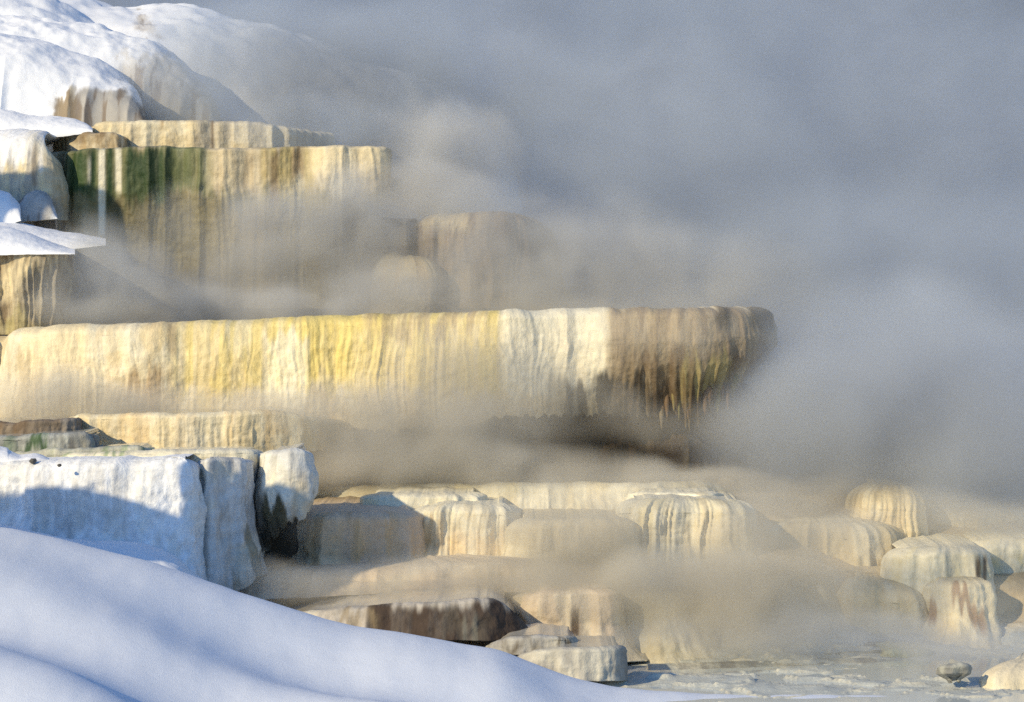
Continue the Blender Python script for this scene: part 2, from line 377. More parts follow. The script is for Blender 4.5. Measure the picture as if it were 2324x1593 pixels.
# long terrace across the middle
long_pts = [(-160, 752, 950, 61.5), (-40, 750, 950, 61.6), (2, 764, 955, 61.9), (25, 744, 955, 61.0), (150, 738, 955, 60.6), (300, 732, 955, 60.4), (500, 726, 955, 60.3), (650, 720, 965, 60.2), (830, 712, 970, 60.3), (1000, 709, 965, 60.1),
            (1145, 705, 945, 59.9), (1250, 702, 935, 60.1), (1370, 699, 935, 60.2), (1480, 699, 930, 60.3), (1570, 697, 945, 60.2), (1640, 696, 915, 60.4), (1700, 697, 865, 61.0), (1736, 697, 820, 61.9), (1738, 698, 800, 62.9), (1700, 700, 790, 64.0)]
longt, PL, IL = terrace('long cream and yellow fluted terrace spanning the middle', long_pts, base=CREAM * 1.1,
    prof=((0, 0), (0.25, 0.08), (0.6, 0.12), (1, 0.18)), prof2=((0, 0), (0.25, 0.1), (0.5, 0.05), (1, -0.5)), prof2f=lambda u: sstep(1200, 1500, u), flute=0.085, ff=5.5, scal=0.2, sf=0.5, lump=0.05, spike=0.09, spf=3.1, spikef=lambda u: 1 + 2.0 * sstep(1400, 1500, u), lip=0.32, seed=10, top_depth=1.2, under=1.6, topflute=0.35,
    streak=((TAN, 0.4, 0.52, 4.0), (IVORY, 0.7, 0.52, 2.0), (ORANGE, 0.3, 0.56, 9.0)),
    stains_shade=[(400, 640, 700, 900, YELLOW * 0.92, 0.7, 0.5, 45), (620, 1150, 690, 890, YELLOW, 0.85, 0.5, 14), (620, 900, 690, 840, YELLOW, 0.6, 0.5, 40, 2), (820, 1100, 690, 770, TAN, 0.7, 0.85, 15, 7.0), (1140, 1375, 690, 900, IVORY * 1.05, 0.8, 0.1, 10),
            (600, 700, 760, 940, IVORY * 1.1, 0.8, 0.3), (40, 200, 720, 860, CREAM * 1.25, 0.7, 0.1), (1380, 1760, 690, 960, np.array([0.24, 0.18, 0.12]), 0.9, 0.2, 12), (1380, 1760, 690, 960, TAN, 0.5, 0.9, 12, 9),
            (1250, 1660, 865, 1000, DARK * 1.8, 0.95, 0.35, 35), (1430, 1700, 800, 960, BROWN * 0.9, 0.6, 0.6, 25, 4), (1540, 1690, 820, 915, np.array([0.46, 0.38, 0.15]), 0.6, 0.75, 14, 8), (1625, 1655, 690, 740, DARK, 0.85, 0.1, 8), (1700, 1760, 690, 745, DARK, 0.85, 0.1, 9),  # wide low dark patch paints the overhang shadow
            (380, 400, 730, 800, TAN, 0.8, 0.1, 6), (270, 400, 850, 960, np.array([0.3, 0.2, 0.1]), 0.7, 0.6, 20, 8), (15, 90, 790, 860, TAN, 0.5, 0.8, 10, 12)])
# drips under its right end and left middle
for i in range(24):
    u = 1500 + 170 * (i / 23) + rng.uniform(-5, 5)
    vtop = 862 + 46 * (1 - (i / 23)) + rng.uniform(-34, 8)
    p = W(u, vtop, 60.55 + 0.5 * max(0, (u - 1600) / 100) + rng.uniform(-0.05, 0.1))
    cc = [np.array([0.26, 0.21, 0.09]), BROWN, BROWN * 1.4, np.array([0.18, 0.16, 0.06]), TAN * 0.6][rng.integers(0, 5)]
    parabit('stalactite', longt, p, rng.uniform(0.05, 0.11), rng.uniform(0.25, 0.55), cc, seed=i)
# hollow wall beneath the overhang, its shade painted in as dark brown
terrace('wall painted dark brown for shade in the hollow under the long terrace', [(1120, 930, 1100, 61.6), (1250, 880, 1110, 61.4), (1400, 860, 1110, 61.4), (1560, 840, 1110, 61.3), (1660, 850, 1100, 61.6), (1710, 880, 1100, 62.4), (1720, 900, 1100, 63.5)],
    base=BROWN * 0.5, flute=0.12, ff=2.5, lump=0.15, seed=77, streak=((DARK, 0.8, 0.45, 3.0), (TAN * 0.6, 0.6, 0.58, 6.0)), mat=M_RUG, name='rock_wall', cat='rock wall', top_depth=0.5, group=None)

# green algae terrace
gre = [(60, 345, 690, 72), (140, 342, 690, 71.4), (152, 340, 690, 70.4), (200, 336, 690, 70.1), (300, 332, 700, 70.0), (400, 331, 700, 69.9), (520, 336, 700, 69.7), (620, 333, 700, 69.5), (700, 331, 700, 69.6), (800, 331, 700, 69.7), (860, 332, 700, 69.9), (885, 338, 700, 70.8), (890, 342, 700, 72)]
terrace('tall cream terrace with dark green algae curtains at its left end', gre, base=np.array([0.50, 0.43, 0.30]),
    prof=((0, 0), (0.5, 0.05), (1, 0.12)), flute=0.07, ff=4.0, scal=0.3, sf=0.8, lump=0.08, lip=0.12, seed=20, top_depth=1.5, topflute=0.6,
    streak=((TAN, 0.6, 0.5, 5.0), (IVORY, 0.7, 0.55, 3.0), (BROWN, 0.4, 0.62, 7.0)),
    stains_shade=[(150, 900, 440, 720, OLIVE * 0.9, 0.85, 0.25, 40), (140, 520, 560, 720, OLIVE * 0.35, 0.8, 0.5, 60, 2), (500, 650, 470, 680, np.array([0.30, 0.21, 0.07]), 0.75, 0.4, 40, 3), (250, 520, 440, 720, OLIVE * 0.4, 0.8, 0.25, 50, 2), (140, 450, 330, 600, OLIVE * 0.6, 0.8, 0.35, 30), (146, 470, 325, 440, np.array([0.10, 0.125, 0.045]), 0.85, 0.25, 20), (150, 200, 345, 440, GREEN, 0.97, 0.12, 9), (206, 216, 345, 430, GREEN, 0.95, 0.1, 5), (241, 258, 332, 470, GREEN * 0.8, 0.97, 0.0, 5),
            (280, 392, 352, 480, GREEN * 0.8, 0.97, 0.22, 9, 4), (334, 360, 330, 445, GREEN * 0.5, 1.0, 0.0, 5), (240, 420, 450, 560, OLIVE * 0.3, 0.8, 0.4, 30), (395, 440, 360, 420, np.array([0.08, 0.10, 0.04]), 0.6, 0.6, 15),
            (221, 238, 332, 540, IVORY, 1.0, 0.0, 3), (264, 277, 340, 440, IVORY * 0.95, 0.9, 0.0, 3), (196, 204, 345, 400, IVORY * 0.8, 0.8, 0.1, 3), (600, 720, 330, 480, YELLOW * 0.55, 0.6, 0.6),
            (612, 632, 345, 470, BROWN * 0.8, 0.9, 0.2, 5), (660, 690, 335, 400, BROWN, 0.7, 0.6, 6), (700, 880, 330, 400, CREAM * 1.15, 0.8, 0.3), (480, 560, 330, 420, CREAM, 0.5, 0.4)])
# upper ledge
terrace('narrow upper cream ledge just above the green algae terrace', [(150, 300, 345, 74.5), (200, 284, 345, 73.4), (225, 275, 345, 72.9), (290, 271, 345, 72.6), (400, 271, 345, 72.5), (480, 271, 345, 72.6), (560, 274, 345, 72.7), (640, 282, 345, 72.9), (700, 292, 345, 73.6), (760, 300, 345, 75)],
    base=CREAM, flute=0.09, ff=2.2, scal=0.2, sf=0.9, lip=0.16, seed=30, top_depth=2, streak=((TAN, 0.6, 0.5, 4.0), (IVORY, 0.6, 0.5, 3.0)),
    stains_shade=[(440, 800, 260, 350, GREY * 0.9, 0.6, 0.4), (215, 300, 275, 345, CREAM * 1.1, 0.4, 0.3), (480, 486, 270, 345, BROWN, 0.8, 0, 4), (365, 372, 270, 290, ORANGE * 0.7, 0.8, 0, 4)])
terrace('small brown scalloped ledge tucked between snow mound and upper cream ledge', [(120, 300, 345, 73), (150, 300, 350, 72.2), (200, 299, 345, 71.6), (240, 299, 345, 71.5), (278, 302, 345, 71.6), (290, 308, 345, 72.6)],
    base=TAN, flute=0.1, ff=3, scal=0.1, lip=0.12, seed=33, top_depth=0.8, streak=((BROWN, 0.8, 0.45, 4.0), (IVORY, 0.6, 0.55, 4.0)), topmat=M_SNOW, topcol=SNOW)
# cream shoulder under snow, left
terrace('cream rock shoulder streaked grey, capped by snow at the left edge', [(-120, 290, 520, 70.2), (0, 288, 520, 69.7), (60, 290, 505, 69.5), (110, 303, 500, 69.5), (138, 325, 500, 69.9), (150, 345, 500, 70.8), (155, 360, 500, 72)],
    base=CREAM * 1.1, flute=0.08, ff=4, scal=0.12, lip=0.85, lump=0.08, seed=36, top_depth=1.6, prof=((0, 0), (0.5, 0.1), (1, 0.15)), streak=((GREY, 0.6, 0.5, 6.0), (IVORY, 0.6, 0.5, 3.0)),
    stains_shade=[(-120, 80, 250, 375, SNOW, 0.95, 0.15, 25), (80, 120, 250, 318, SNOW, 0.9, 0.2, 20), (-100, 90, 380, 480, GREY * 0.9, 0.7, 0.7, 12, 7), (118, 160, 320, 480, ORANGE * 0.9, 0.55, 0.5, 8), (72, 84, 330, 420, BROWN, 0.6, 0.3, 4), (105, 135, 450, 520, GREY * 0.7, 0.7, 0.2)], topmat=M_SNOW, topcol=SNOW)
# centre brown terrace and cream boulder
terrace('brown streaked terrace half hidden in steam above the long terrace', [(830, 520, 700, 68.6), (880, 505, 700, 67.6), (922, 492, 700, 67.2), (934, 500, 700, 67.8), (950, 488, 700, 67.2), (1040, 480, 700, 66.9), (1120, 478, 700, 66.8), (1190, 480, 700, 67.0), (1240, 492, 700, 67.8), (1262, 510, 700, 69.2)],
    base=np.array([0.22, 0.17, 0.12]), flute=0.16, ff=2.6, scal=0.15, lip=0.4, lump=0.12, seed=40, top_depth=1.6, prof=((0, 0), (1, 0.4)), streak=((BROWN, 0.8, 0.46, 3.0), (TAN, 0.8, 0.5, 5.0)),
    stains_shade=[(930, 950, 495, 600, DARK, 0.9, 0.1, 6), (1080, 1260, 505, 640, BROWN, 0.6, 0.2), (830, 925, 480, 560, CREAM * 0.7, 0.8, 0.2), (940, 1060, 470, 520, CREAM * 0.8, 0.8, 0.2)])
terrace('rounded cream boulder with fine cracks below the brown streaked terrace', lobe_pts(842, 1010, 572, 720, 65.9, 1.6, vt2=585), base=CREAM * 0.85, lobe=0.7, flute=0.05, ff=3, scal=0.04, lip=0.9, lump=0.08, seed=45, top_depth=0.3, shrink=0.5,
    name='travertine_boulder', cat='boulder', streak=((TAN, 0.5, 0.5, 4.0), (ORANGE, 0.35, 0.56, 6.0)), topmat=M_TRAV, group=None, tdrop=0.03)
# left ledge under snow slope
terrace('brown and yellow streaked ledge at the left edge with a snow slope on top', [(-140, 568, 760, 63.2), (0, 568, 760, 62.9), (60, 568, 760, 62.8), (110, 568, 755, 62.9), (150, 569, 750, 63.3), (172, 571, 750, 64.4)],
    base=np.array([0.36, 0.31, 0.22]), flute=0.2, ff=3.4, scal=0.15, lip=0.08, lump=0.15, seed=50, top_depth=1.5, spike=0.0, prof=((0, 0), (0.5, -0.1), (1, -0.15)), mat=M_RUG,
    streak=((BROWN, 0.85, 0.47, 4.0), (CREAM * 1.2, 0.9, 0.52, 6.0), (DARK * 2, 0.6, 0.6, 5.0)), stains_shade=[(-20, 170, 560, 585, BROWN, 0.8, 0.6, 20, 6), (-50, 100, 715, 780, np.array([0.42, 0.37, 0.16]), 0.6, 0.5), (40, 180, 620, 760, GREY * 0.55, 0.6, 0.4, 20)], topmat=M_SNOW, topcol=SNOW)
# low steps left, under the long terrace
terrace('low peach step at the foot of the long terrace', [(150, 944, 1040, 58.2), (190, 940, 1040, 57.7), (300, 938, 1040, 57.5), (420, 937, 1040, 57.4), (540, 934, 1040, 57.4), (640, 934, 1040, 57.7), (720, 945, 1020, 58.3), (800, 960, 1020, 59.5)],
    base=CREAM * 1.2, flute=0.09, ff=4, scal=0.1, lip=0.14, seed=55, top_depth=2.2, streak=((ORANGE * 1.2, 0.4, 0.5, 5.0), (IVORY, 0.7, 0.5, 4.0)), spike=0.03, topcol=CREAM * 0.7)
terrace('grey brown weathered step at the left edge below the long terrace', [(-120, 958, 1010, 57), (0, 957, 1000, 56.8), (60, 956, 1000, 56.6), (130, 953, 1000, 56.6), (180, 950, 1000, 56.9), (192, 950, 1000, 57.8)],
    base=np.array([0.22, 0.18, 0.14]), flute=0.08, ff=4, scal=0.1, lip=0.08, seed=57, top_depth=1.5, streak=((BROWN, 0.7, 0.48, 4.0), (GREY, 0.6, 0.56, 5.0)), mat=M_RUG)
terrace('mossy grey ledge with green tufts at the left edge', [(-120, 990, 1045, 55.2), (10, 988, 1045, 55.0), (80, 986, 1040, 54.9), (160, 983, 1035, 54.9), (215, 982, 1030, 55.1), (234, 986, 1030, 56)],
    base=np.array([0.36, 0.37, 0.34]), flute=0.07, ff=5, scal=0.12, lip=0.12, lump=0.08, seed=59, top_depth=1.2, mat=M_RUG, streak=((GREY * 0.5, 0.7, 0.5, 5.0), (GREEN * 3, 0.7, 0.58, 5.0)), stains_shade=[(-20, 130, 1005, 1040, GREEN * 1.6, 0.85, 0.6, 20, 4), (140, 260, 990, 1030, GREY * 0.5, 0.7, 0.6)])
terrace('thin pale ledge above the white terrace with patchy green edge', [(30, 1023, 1045, 54.9), (100, 1020, 1045, 54.3), (200, 1016, 1042, 54.1), (300, 1012, 1040, 54.0), (340, 1014, 1040, 54.3), (360, 1016, 1040, 55)],
    base=np.array([0.50, 0.50, 0.42]), flute=0.05, ff=5, scal=0.1, lip=0.1, lump=0.07, seed=61, top_depth=0.6, mat=M_RUG, streak=((GREY * 0.5, 0.7, 0.5, 4.0), (GREEN * 4, 0.5, 0.55, 5.0)))
terrace('thin sunlit ledge just behind the rim of the white terrace', [(120, 1031, 1060, 54.2), (200, 1028, 1055, 53.6), (320, 1022, 1050, 53.5), (450, 1019, 1050, 53.5), (570, 1018, 1050, 53.6), (600, 1020, 1050, 54.4)],
    base=IVORY, flute=0.05, ff=4, scal=0.1, lip=0.12, lump=0.05, seed=63, top_depth=0.6, streak=((GREY, 0.5, 0.5, 4.0),), stains_shade=[(100, 300, 1020, 1050, GREEN * 3.5, 0.6, 0.8, 20, 4)])

# white terrace, lower left: two facets and an algae hung end
white = [(-150, 1046, 1300, 52.9), (0, 1046, 1300, 52.5), (80, 1046, 1300, 52.3), (180, 1045, 1310, 52.1), (300, 1042, 1320, 52.0), (400, 1040, 1330, 51.8), (438, 1040, 1340, 51.9), (455, 1042, 1345, 52.5), (462, 1044, 1340, 53.2)]
tw = dict(mat=M_RUG)
terrace('broad white chalky terrace front partly in shade behind the snowbank', white, base=WHITE, flute=0.03, ff=2.0, scal=0.14, sf=0.9, lump=0.2, lip=0.3, seed=70, top_depth=0.9, prof=((0, 0), (0.5, 0.12), (1, 0.35)),
    streak=((GREY * 1.6, 0.3, 0.52, 4.0), (IVORY, 0.25, 0.52, 3.0)), stains_shade=[(150, 165, 1180, 1260, GREY, 0.5, 0.3, 6), (60, 300, 1080, 1200, GREY * 1.3, 0.35, 0.8, 12, 6)], mat=M_RUG, topmat=M_SNOW, topcol=SNOW)
terrace('terrace facet painted grey for shade, turned away from the sun beside the white front', [(440, 1042, 1340, 53.2), (466, 1042, 1345, 52.3), (520, 1040, 1345, 52.5), (560, 1040, 1330, 52.7), (577, 1040, 1310, 53.0), (586, 1042, 1300, 53.9)],
    base=np.array([0.64, 0.645, 0.64]), flute=0.05, ff=1.8, scal=0.14, sf=1.2, lump=0.14, lip=0.12, seed=72, top_depth=0.4, prof=((0, 0), (0.5, 0.05), (1, 0.2)), streak=((GREY, 0.5, 0.5, 4.0), (GREY * 0.6, 0.5, 0.62, 6.0)),  # base greyed to paint in the facet's shade
    stains_shade=[(500, 600, 1220, 1320, OLIVE * 0.5, 0.6, 0.75, 14, 5), (455, 475, 1100, 1320, GREY * 0.5, 0.5, 0.5, 5)], mat=M_RUG)
end, PE, IE = terrace('white bulging terrace end with a blackish green stained underside', [(560, 1030, 1230, 54.3), (580, 1024, 1245, 53.6), (610, 1022, 1215, 53.1), (650, 1020, 1190, 52.9), (690, 1019, 1165, 53.0), (709, 1020, 1150, 53.6), (712, 1024, 1140, 54.6)],
    base=np.array([0.70, 0.70, 0.66]), flute=0.1, ff=1.9, scal=0.1, sf=1.5, lump=0.12, lip=0.16, seed=74, top_depth=0.8, under=1.4, spike=0.12, spf=2.2, prof=((0, 0), (0.4, 0.12), (0.7, 0.06), (1, -0.12)), streak=((GREY, 0.5, 0.5, 4.0), (IVORY, 0.6, 0.5, 3.0)),
    stains_shade=[(570, 720, 1135, 1270, OLIVE * 0.22, 0.97, 0.7, 14, 3.5), (570, 720, 1185, 1270, DARK, 0.9, 0.3, 14, 3.5), (655, 700, 1020, 1110, TAN, 0.5, 0.7, 8), (575, 595, 1060, 1260, GREY * 0.5, 0.7, 0.2, 5)])
terrace('hollow wall painted black for shade beneath the dripping white terrace end', [(560, 1175, 1290, 54.2), (600, 1175, 1285, 53.7), (640, 1170, 1278, 53.7), (665, 1165, 1262, 53.8), (682, 1165, 1250, 54.3)], base=DARK, topmat=M_RUG, flute=0.05, lump=0.1, seed=79, streak=((DARK, 0.8, 0.45, 3.0),), mat=M_RUG,
    name='rock_wall', cat='rock wall', top_depth=0.3, group=None)  # black base paints in the hollow's shade

# lower tiers
low = [(660, 1108, 1190, 60.6), (740, 1106, 1190, 59.2), (840, 1104, 1190, 58.3), (960, 1103, 1190, 57.9), (1100, 1100, 1190, 57.6), (1260, 1097, 1190, 57.5), (1400, 1096, 1190, 57.4), (1520, 1095, 1190, 57.4), (1600, 1095, 1200, 57.6), (1650, 1100, 1210, 58.1), (1680, 1108, 1210, 59)]
terrace('wide ivory shelf with a straight sunlit rim in the lower middle', low, base=IVORY, flute=0.09, ff=3.4, scal=0.2, sf=0.7, lip=0.22, seed=81, top_depth=2.0, prof=((0, 0), (1, 0.5)), streak=((CREAM, 0.6, 0.5, 4.0), (YELLOW, 0.3, 0.58, 2.0)), topcol=np.array([0.4, 0.38, 0.30]))
lobes = [
 ('smooth tan lobe with a rounded left shoulder beside the dark drips', lobe_pts(655, 965, 1166, 1300, 54.6, 1.9, vt2=1160), dict(base=np.array([0.56, 0.45, 0.34]), lip=0.34, flute=0.05, seed=90, streak=((TAN, 0.6, 0.52, 4.0), (ORANGE, 0.35, 0.54, 3.0)), stains_shade=[(690, 900, 1190, 1280, ORANGE * 0.85, 0.5, 0.8, 15, 4)])),
 ('fluted ivory lobe with an orange stain on its left flank', lobe_pts(930, 1195, 1150, 1262, 55.3, 1.8, vt2=1146), dict(base=IVORY, lip=0.4, flute=0.15, ff=4.6, topflute=0.8, seed=92, streak=((CREAM, 0.6, 0.5, 4.0),), stains_shade=[(955, 1005, 1180, 1260, ORANGE * 0.6, 0.85, 0.4, 10), (1000, 1150, 1210, 1270, ORANGE * 1.2, 0.5, 0.5)])),
 ('flat topped small ledge on the wide shelf above the tan lobe', lobe_pts(830, 1110, 1122, 1160, 56.3, 1.5, vt2=1120), dict(base=IVORY, lip=0.18, flute=0.08, seed=94, streak=((CREAM, 0.6, 0.5, 4.0),))),
 ('large fan fluted lobe with parallel ribs at the right of the shelf', lobe_pts(1400, 1688, 1132, 1268, 55.0, 2.3, vt2=1138), dict(base=IVORY * 0.98, lip=0.55, flute=0.2, ff=4.2, topflute=0.9, seed=96, streak=((YELLOW * 0.9, 0.5, 0.5, 4.0), (TAN, 0.4, 0.55, 5.0)), stains_shade=[(1560, 1690, 1170, 1260, CREAM, 0.6, 0.5)])),
 ('thin crusted ledge lying on top of the fan fluted lobe', lobe_pts(1415, 1650, 1118, 1142, 56.2, 1.3), dict(base=IVORY * 1.05, lip=0.12, flute=0.06, seed=97, streak=((CREAM, 0.6, 0.5, 4.0),))),
 ('low pale lobe in mist left of the fan fluted lobe', lobe_pts(1160, 1480, 1180, 1280, 54.5, 1.6), dict(base=CREAM * 1.1, lip=0.5, flute=0.08, seed=98, streak=((IVORY, 0.6, 0.5, 4.0),))),
 ('misty ribbed lobe high on the right with curved parallel ribs', lobe_pts(1930, 2115, 1098, 1250, 57.6, 2.6, vt2=1120), dict(base=CREAM * 1.05, lip=0.6, lobe=0.45, top_depth=1.5, flute=0.2, ff=4.0, topflute=0.9, seed=100, streak=((TAN, 0.5, 0.5, 5.0),))),
 ('faint pale lobe in the mist at the far right', lobe_pts(2080, 2330, 1156, 1240, 58.5, 1.6), dict(base=CREAM, lip=0.5, flute=0.1, seed=102, streak=((IVORY, 0.6, 0.5, 4.0),))),
 ('ivory ribbed lobe cut by the right edge', lobe_pts(2160, 2480, 1226, 1390, 56.2, 2.0), dict(base=IVORY, lip=0.45, flute=0.14, ff=2.5, topflute=0.8, seed=104, streak=((YELLOW, 0.45, 0.52, 4.0),))),
 ('sunlit ivory lobe with two brown slots near its right side', lobe_pts(2020, 2262, 1248, 1390, 55.2, 1.9, vt2=1240), dict(base=IVORY * 1.02, lip=0.4, flute=0.08, ff=2.5, topflute=0.6, seed=106, streak=((YELLOW, 0.35, 0.54, 4.0),), stains_shade=[(2215, 2226, 1265, 1320, BROWN, 0.9, 0, 4), (2232, 2242, 1270, 1345, BROWN * 1.2, 0.9, 0, 4)])),
 ('low cream lobe with brown notches under its rim', lobe_pts(2084, 2252, 1322, 1420, 54.4, 1.3, vt2=1316), dict(base=CREAM, lip=0.25, flute=0.16, ff=3, topflute=0.4, seed=108, streak=((IVORY, 0.6, 0.5, 4.0),), stains_shade=[(2100, 2245, 1345, 1400, np.array([0.28, 0.17, 0.10]), 0.95, 0.9, 10, 3.2)])),
 ('smooth yellow domed lobe on the lower right flat', lobe_pts(1880, 2090, 1312, 1430, 54.6, 1.6, vt2=1330), dict(base=np.array([0.70, 0.58, 0.36]), lip=0.55, lobe=0.5, top_depth=1.5, flute=0.04, ff=3, seed=110, streak=((IVORY, 0.6, 0.5, 3.0),))),
 ('pale brown domed lobe between the fan lobe and the yellow dome', lobe_pts(1660, 2060, 1190, 1330, 56.4, 1.9), dict(base=CREAM * 0.85, lip=0.7, flute=0.1, seed=112, streak=((TAN, 0.6, 0.5, 3.0),))),
 ('misty peach lobe right of the ivory stepped lobe', lobe_pts(1660, 1900, 1330, 1430, 54.4, 1.4), dict(base=PINK, lip=0.5, flute=0.12, seed=114, streak=((IVORY, 0.6, 0.5, 4.0),))),
 ('ivory stepped lobe with faint ribs at the right of the bottom tier', lobe_pts(1390, 1625, 1348, 1445, 52.3, 1.4, vt2=1342), dict(base=IVORY * 0.95, lip=0.3, flute=0.12, ff=2.8, topflute=0.8, seed=116, streak=((CREAM, 0.6, 0.5, 4.0),))),
 ('pale tan block lobe with a leaf shaped dark hollow', lobe_pts(1175, 1410, 1346, 1440, 51.6, 1.3, vt2=1342), dict(base=PINK * 1.02, lip=0.22, flute=0.05, seed=118, streak=((IVORY, 0.5, 0.5, 3.0),), stains_shade=[(1296, 1318, 1385, 1450, BROWN * 0.8, 1.0, 0, 6)])),
 ('low peach shelf in front of the tan lobe', [(440, 1310, 1360, 54.6), (520, 1300, 1360, 53.6), (700, 1296, 1350, 53.2), (900, 1292, 1340, 53.1), (1100, 1284, 1340, 53.2), (1300, 1280, 1340, 53.5), (1420, 1285, 1350, 54.6)], dict(base=PINK, lip=0.3, flute=0.05, prof=((0, 0), (1, 0.5)), seed=120, streak=((TAN, 0.4, 0.54, 2.0),))),
 ('pale sunlit mound at the bottom right corner', lobe_pts(2225, 2480, 1508, 1640, 48.2, 1.2), dict(base=np.array([0.66, 0.58, 0.42]), lip=0.5, lobe=0.6, top_depth=0.3, shrink=0.8, flute=0.03, seed=124, streak=((IVORY, 0.5, 0.5, 3.0),))),
]
for lb, pts, kw in lobes:
    k = dict(flute=0.1, ff=3.0, scal=0.26, sf=0.9, lump=0.12, top_depth=0.5, shrink=0.5, prof=((0, 0), (0.45, 0.08), (0.8, 0.35), (1, 0.7)), topmat=M_TRAV, tdrop=-0.02, under=0.3)
    k.update(kw)
    if len(pts) == 13 and 'lobe' not in kw: k.update(lobe=0.22, lip=kw.get('lip', 0.2) * 0.62, top_depth=kw.get('top_depth', 2.2), shrink=0.0)
    if k.get('lobe'): pts = [(p[0], p[1], p[2] + 55, p[3]) for p in pts]
    terrace(lb, pts, **k)
# bottom tier with brown patches, darkened to paint in shade
terrace('bottom tier block with brown weathered face painted darker for shade, above the snowbank', [(600, 1400, 1450, 51.4), (700, 1388, 1450, 50.7), (800, 1380, 1450, 50.3), (900, 1371, 1450, 50.1), (1000, 1367, 1450, 50.0), (1090, 1362, 1452, 50.0), (1135, 1362, 1452, 50.2), (1190, 1400, 1452, 50.6), (1200, 1420, 1452, 51.4)],
    base=np.array([0.50, 0.46, 0.40]), flute=0.06, ff=3, scal=0.1, lip=0.12, lump=0.1, seed=130, top_depth=1.4, mat=M_RUG, prof=((0, 0), (1, 0.2)), streak=((GREY, 0.5, 0.5, 4.0),),
    stains_shade=[(840, 1215, 1372, 1480, np.array([0.07, 0.05, 0.038]), 1.0, 0.12, 14, 4), (1010, 1110, 1400, 1470, np.array([0.20, 0.20, 0.165]), 0.6, 0.7, 16), (740, 860, 1398, 1440, TAN * 0.7, 0.6, 0.6)])
terrace('thin step with a broken dark brown edge below the tan block lobe', [(1100, 1456, 1485, 50.0), (1140, 1449, 1485, 49.3), (1200, 1446, 1485, 49.1), (1280, 1443, 1485, 49.1), (1312, 1444, 1485, 49.5), (1320, 1450, 1485, 50.2)],
    base=GREY * 1.3, flute=0.05, ff=4, scal=0.08, lip=0.08, lump=0.07, seed=132, top_depth=0.9, mat=M_RUG, streak=((GREY, 0.5, 0.5, 4.0),), stains_shade=[(1135, 1305, 1452, 1476, np.array([0.10, 0.08, 0.055]), 0.95, 0.5, 12, 4)])
terrace('lowest grey step partly buried by the snowbank', [(1160, 1486, 1545, 49.4), (1200, 1478, 1545, 48.6), (1280, 1472, 1545, 48.3), (1360, 1468, 1545, 48.3), (1410, 1466, 1545, 48.6), (1430, 1468, 1545, 49.4)],
    base=np.array([0.42, 0.40, 0.35]), flute=0.05, ff=3, scal=0.1, lip=0.1, lump=0.07, seed=134, top_depth=0.8, mat=M_RUG, streak=((GREY, 0.6, 0.5, 4.0),), stains_shade=[(1300, 1330, 1490, 1530, GREY * 0.6, 0.5, 0.5), (1385, 1440, 1470, 1540, GREY * 0.55, 0.6, 0.5)])
# thin ridges on the flats
ridges = [('thin dark edged ridge on the flats, leftmost of three', [(1740, 1508, 1516, 51.4), (1800, 1501, 1511, 51.5), (1860, 1497, 1507, 51.9)], np.array([0.34, 0.34, 0.28])),
          ('long low ridge on the flats with a sunlit lip', [(1830, 1490, 1498, 52.5), (1900, 1482, 1491, 52.6), (2000, 1478, 1488, 52.6), (2020, 1479, 1488, 53.0)], np.array([0.50, 0.48, 0.38])),
          ('greenish crusted ridge on the right flats', [(1985, 1490, 1502, 52.3), (2010, 1478, 1499, 52.2), (2060, 1473, 1493, 52.3), (2110, 1473, 1492, 52.5), (2130, 1476, 1492, 53.1)], np.array([0.45, 0.48, 0.36])),
          ('pale low ridge crossing the flats near the snowbank', [(1480, 1535, 1543, 49.9), (1600, 1529, 1537, 50.2), (1750, 1526, 1534, 50.4), (1900, 1519, 1527, 50.8), (2060, 1514, 1522, 51.2)], np.array([0.40, 0.42, 0.39]))]
for i, (lb, pts, bc) in enumerate(ridges):
    terrace(lb, pts, base=bc, flute=0.04, scal=0.1, lip=0.05, lump=0.06, seed=140 + i, top_depth=0.5, name='travertine_ridge', cat='ridge', group='low ridges on the flats', mat=M_RUG, streak=((GREY * 0.6, 0.7, 0.5, 4.0),), res=0.03)
terrace('small chalice shaped knob standing on the right flats', lobe_pts(2130, 2208, 1508, 1550, 48.0, 0.6), base=np.array([0.36, 0.36, 0.31]), flute=0.06, lip=0.08, seed=150, top_depth=0.2, shrink=0.5, scal=0.04, under=0.05, prof=((0, 0), (0.4, -0.03), (0.8, -0.22), (1, -0.24)), name='travertine_spire', cat='small spire', group=None, streak=((GREY * 0.7, 0.7, 0.5, 4.0),),
        stains_shade=[(2120, 2215, 1520, 1560, GREY * 0.6, 0.7, 0.3)])

# ================================================================== SNOW MOUNDS, UPPER LEFT
mound('snow_mound', 'distant rounded snow ridge fading into steam at the top', 'snow mound', [(60, -30), (184, -4), (300, 6), (429, 10), (510, 34), (612, 54), (700, 90), (800, 128), (919, 166), (1000, 200), (1090, 270), (1160, 380), (1200, 560), (1220, 700)],
      [(60, 300), (400, 360), (700, 420), (1000, 620), (1220, 800)], 88, 80, snowc(3, [(310, 345, 40, 75, TAN * 0.8, 0.5, 14)]), M_SNOW, lump=0.35, lf=0.6, seed=31, group='snow mounds at the upper left', m=60)
mound('snow_mound', 'snow mound cut off by the top left corner', 'snow mound', [(-160, -60), (0, -40), (100, -20), (143, 4), (204, 40), (240, 62), (330, 120)], [(-160, 120), (100, 150), (330, 200)], 84, 79,
      snowc(5), M_SNOW, lump=0.3, lf=0.5, seed=33, group='snow mounds at the upper left', m=60)
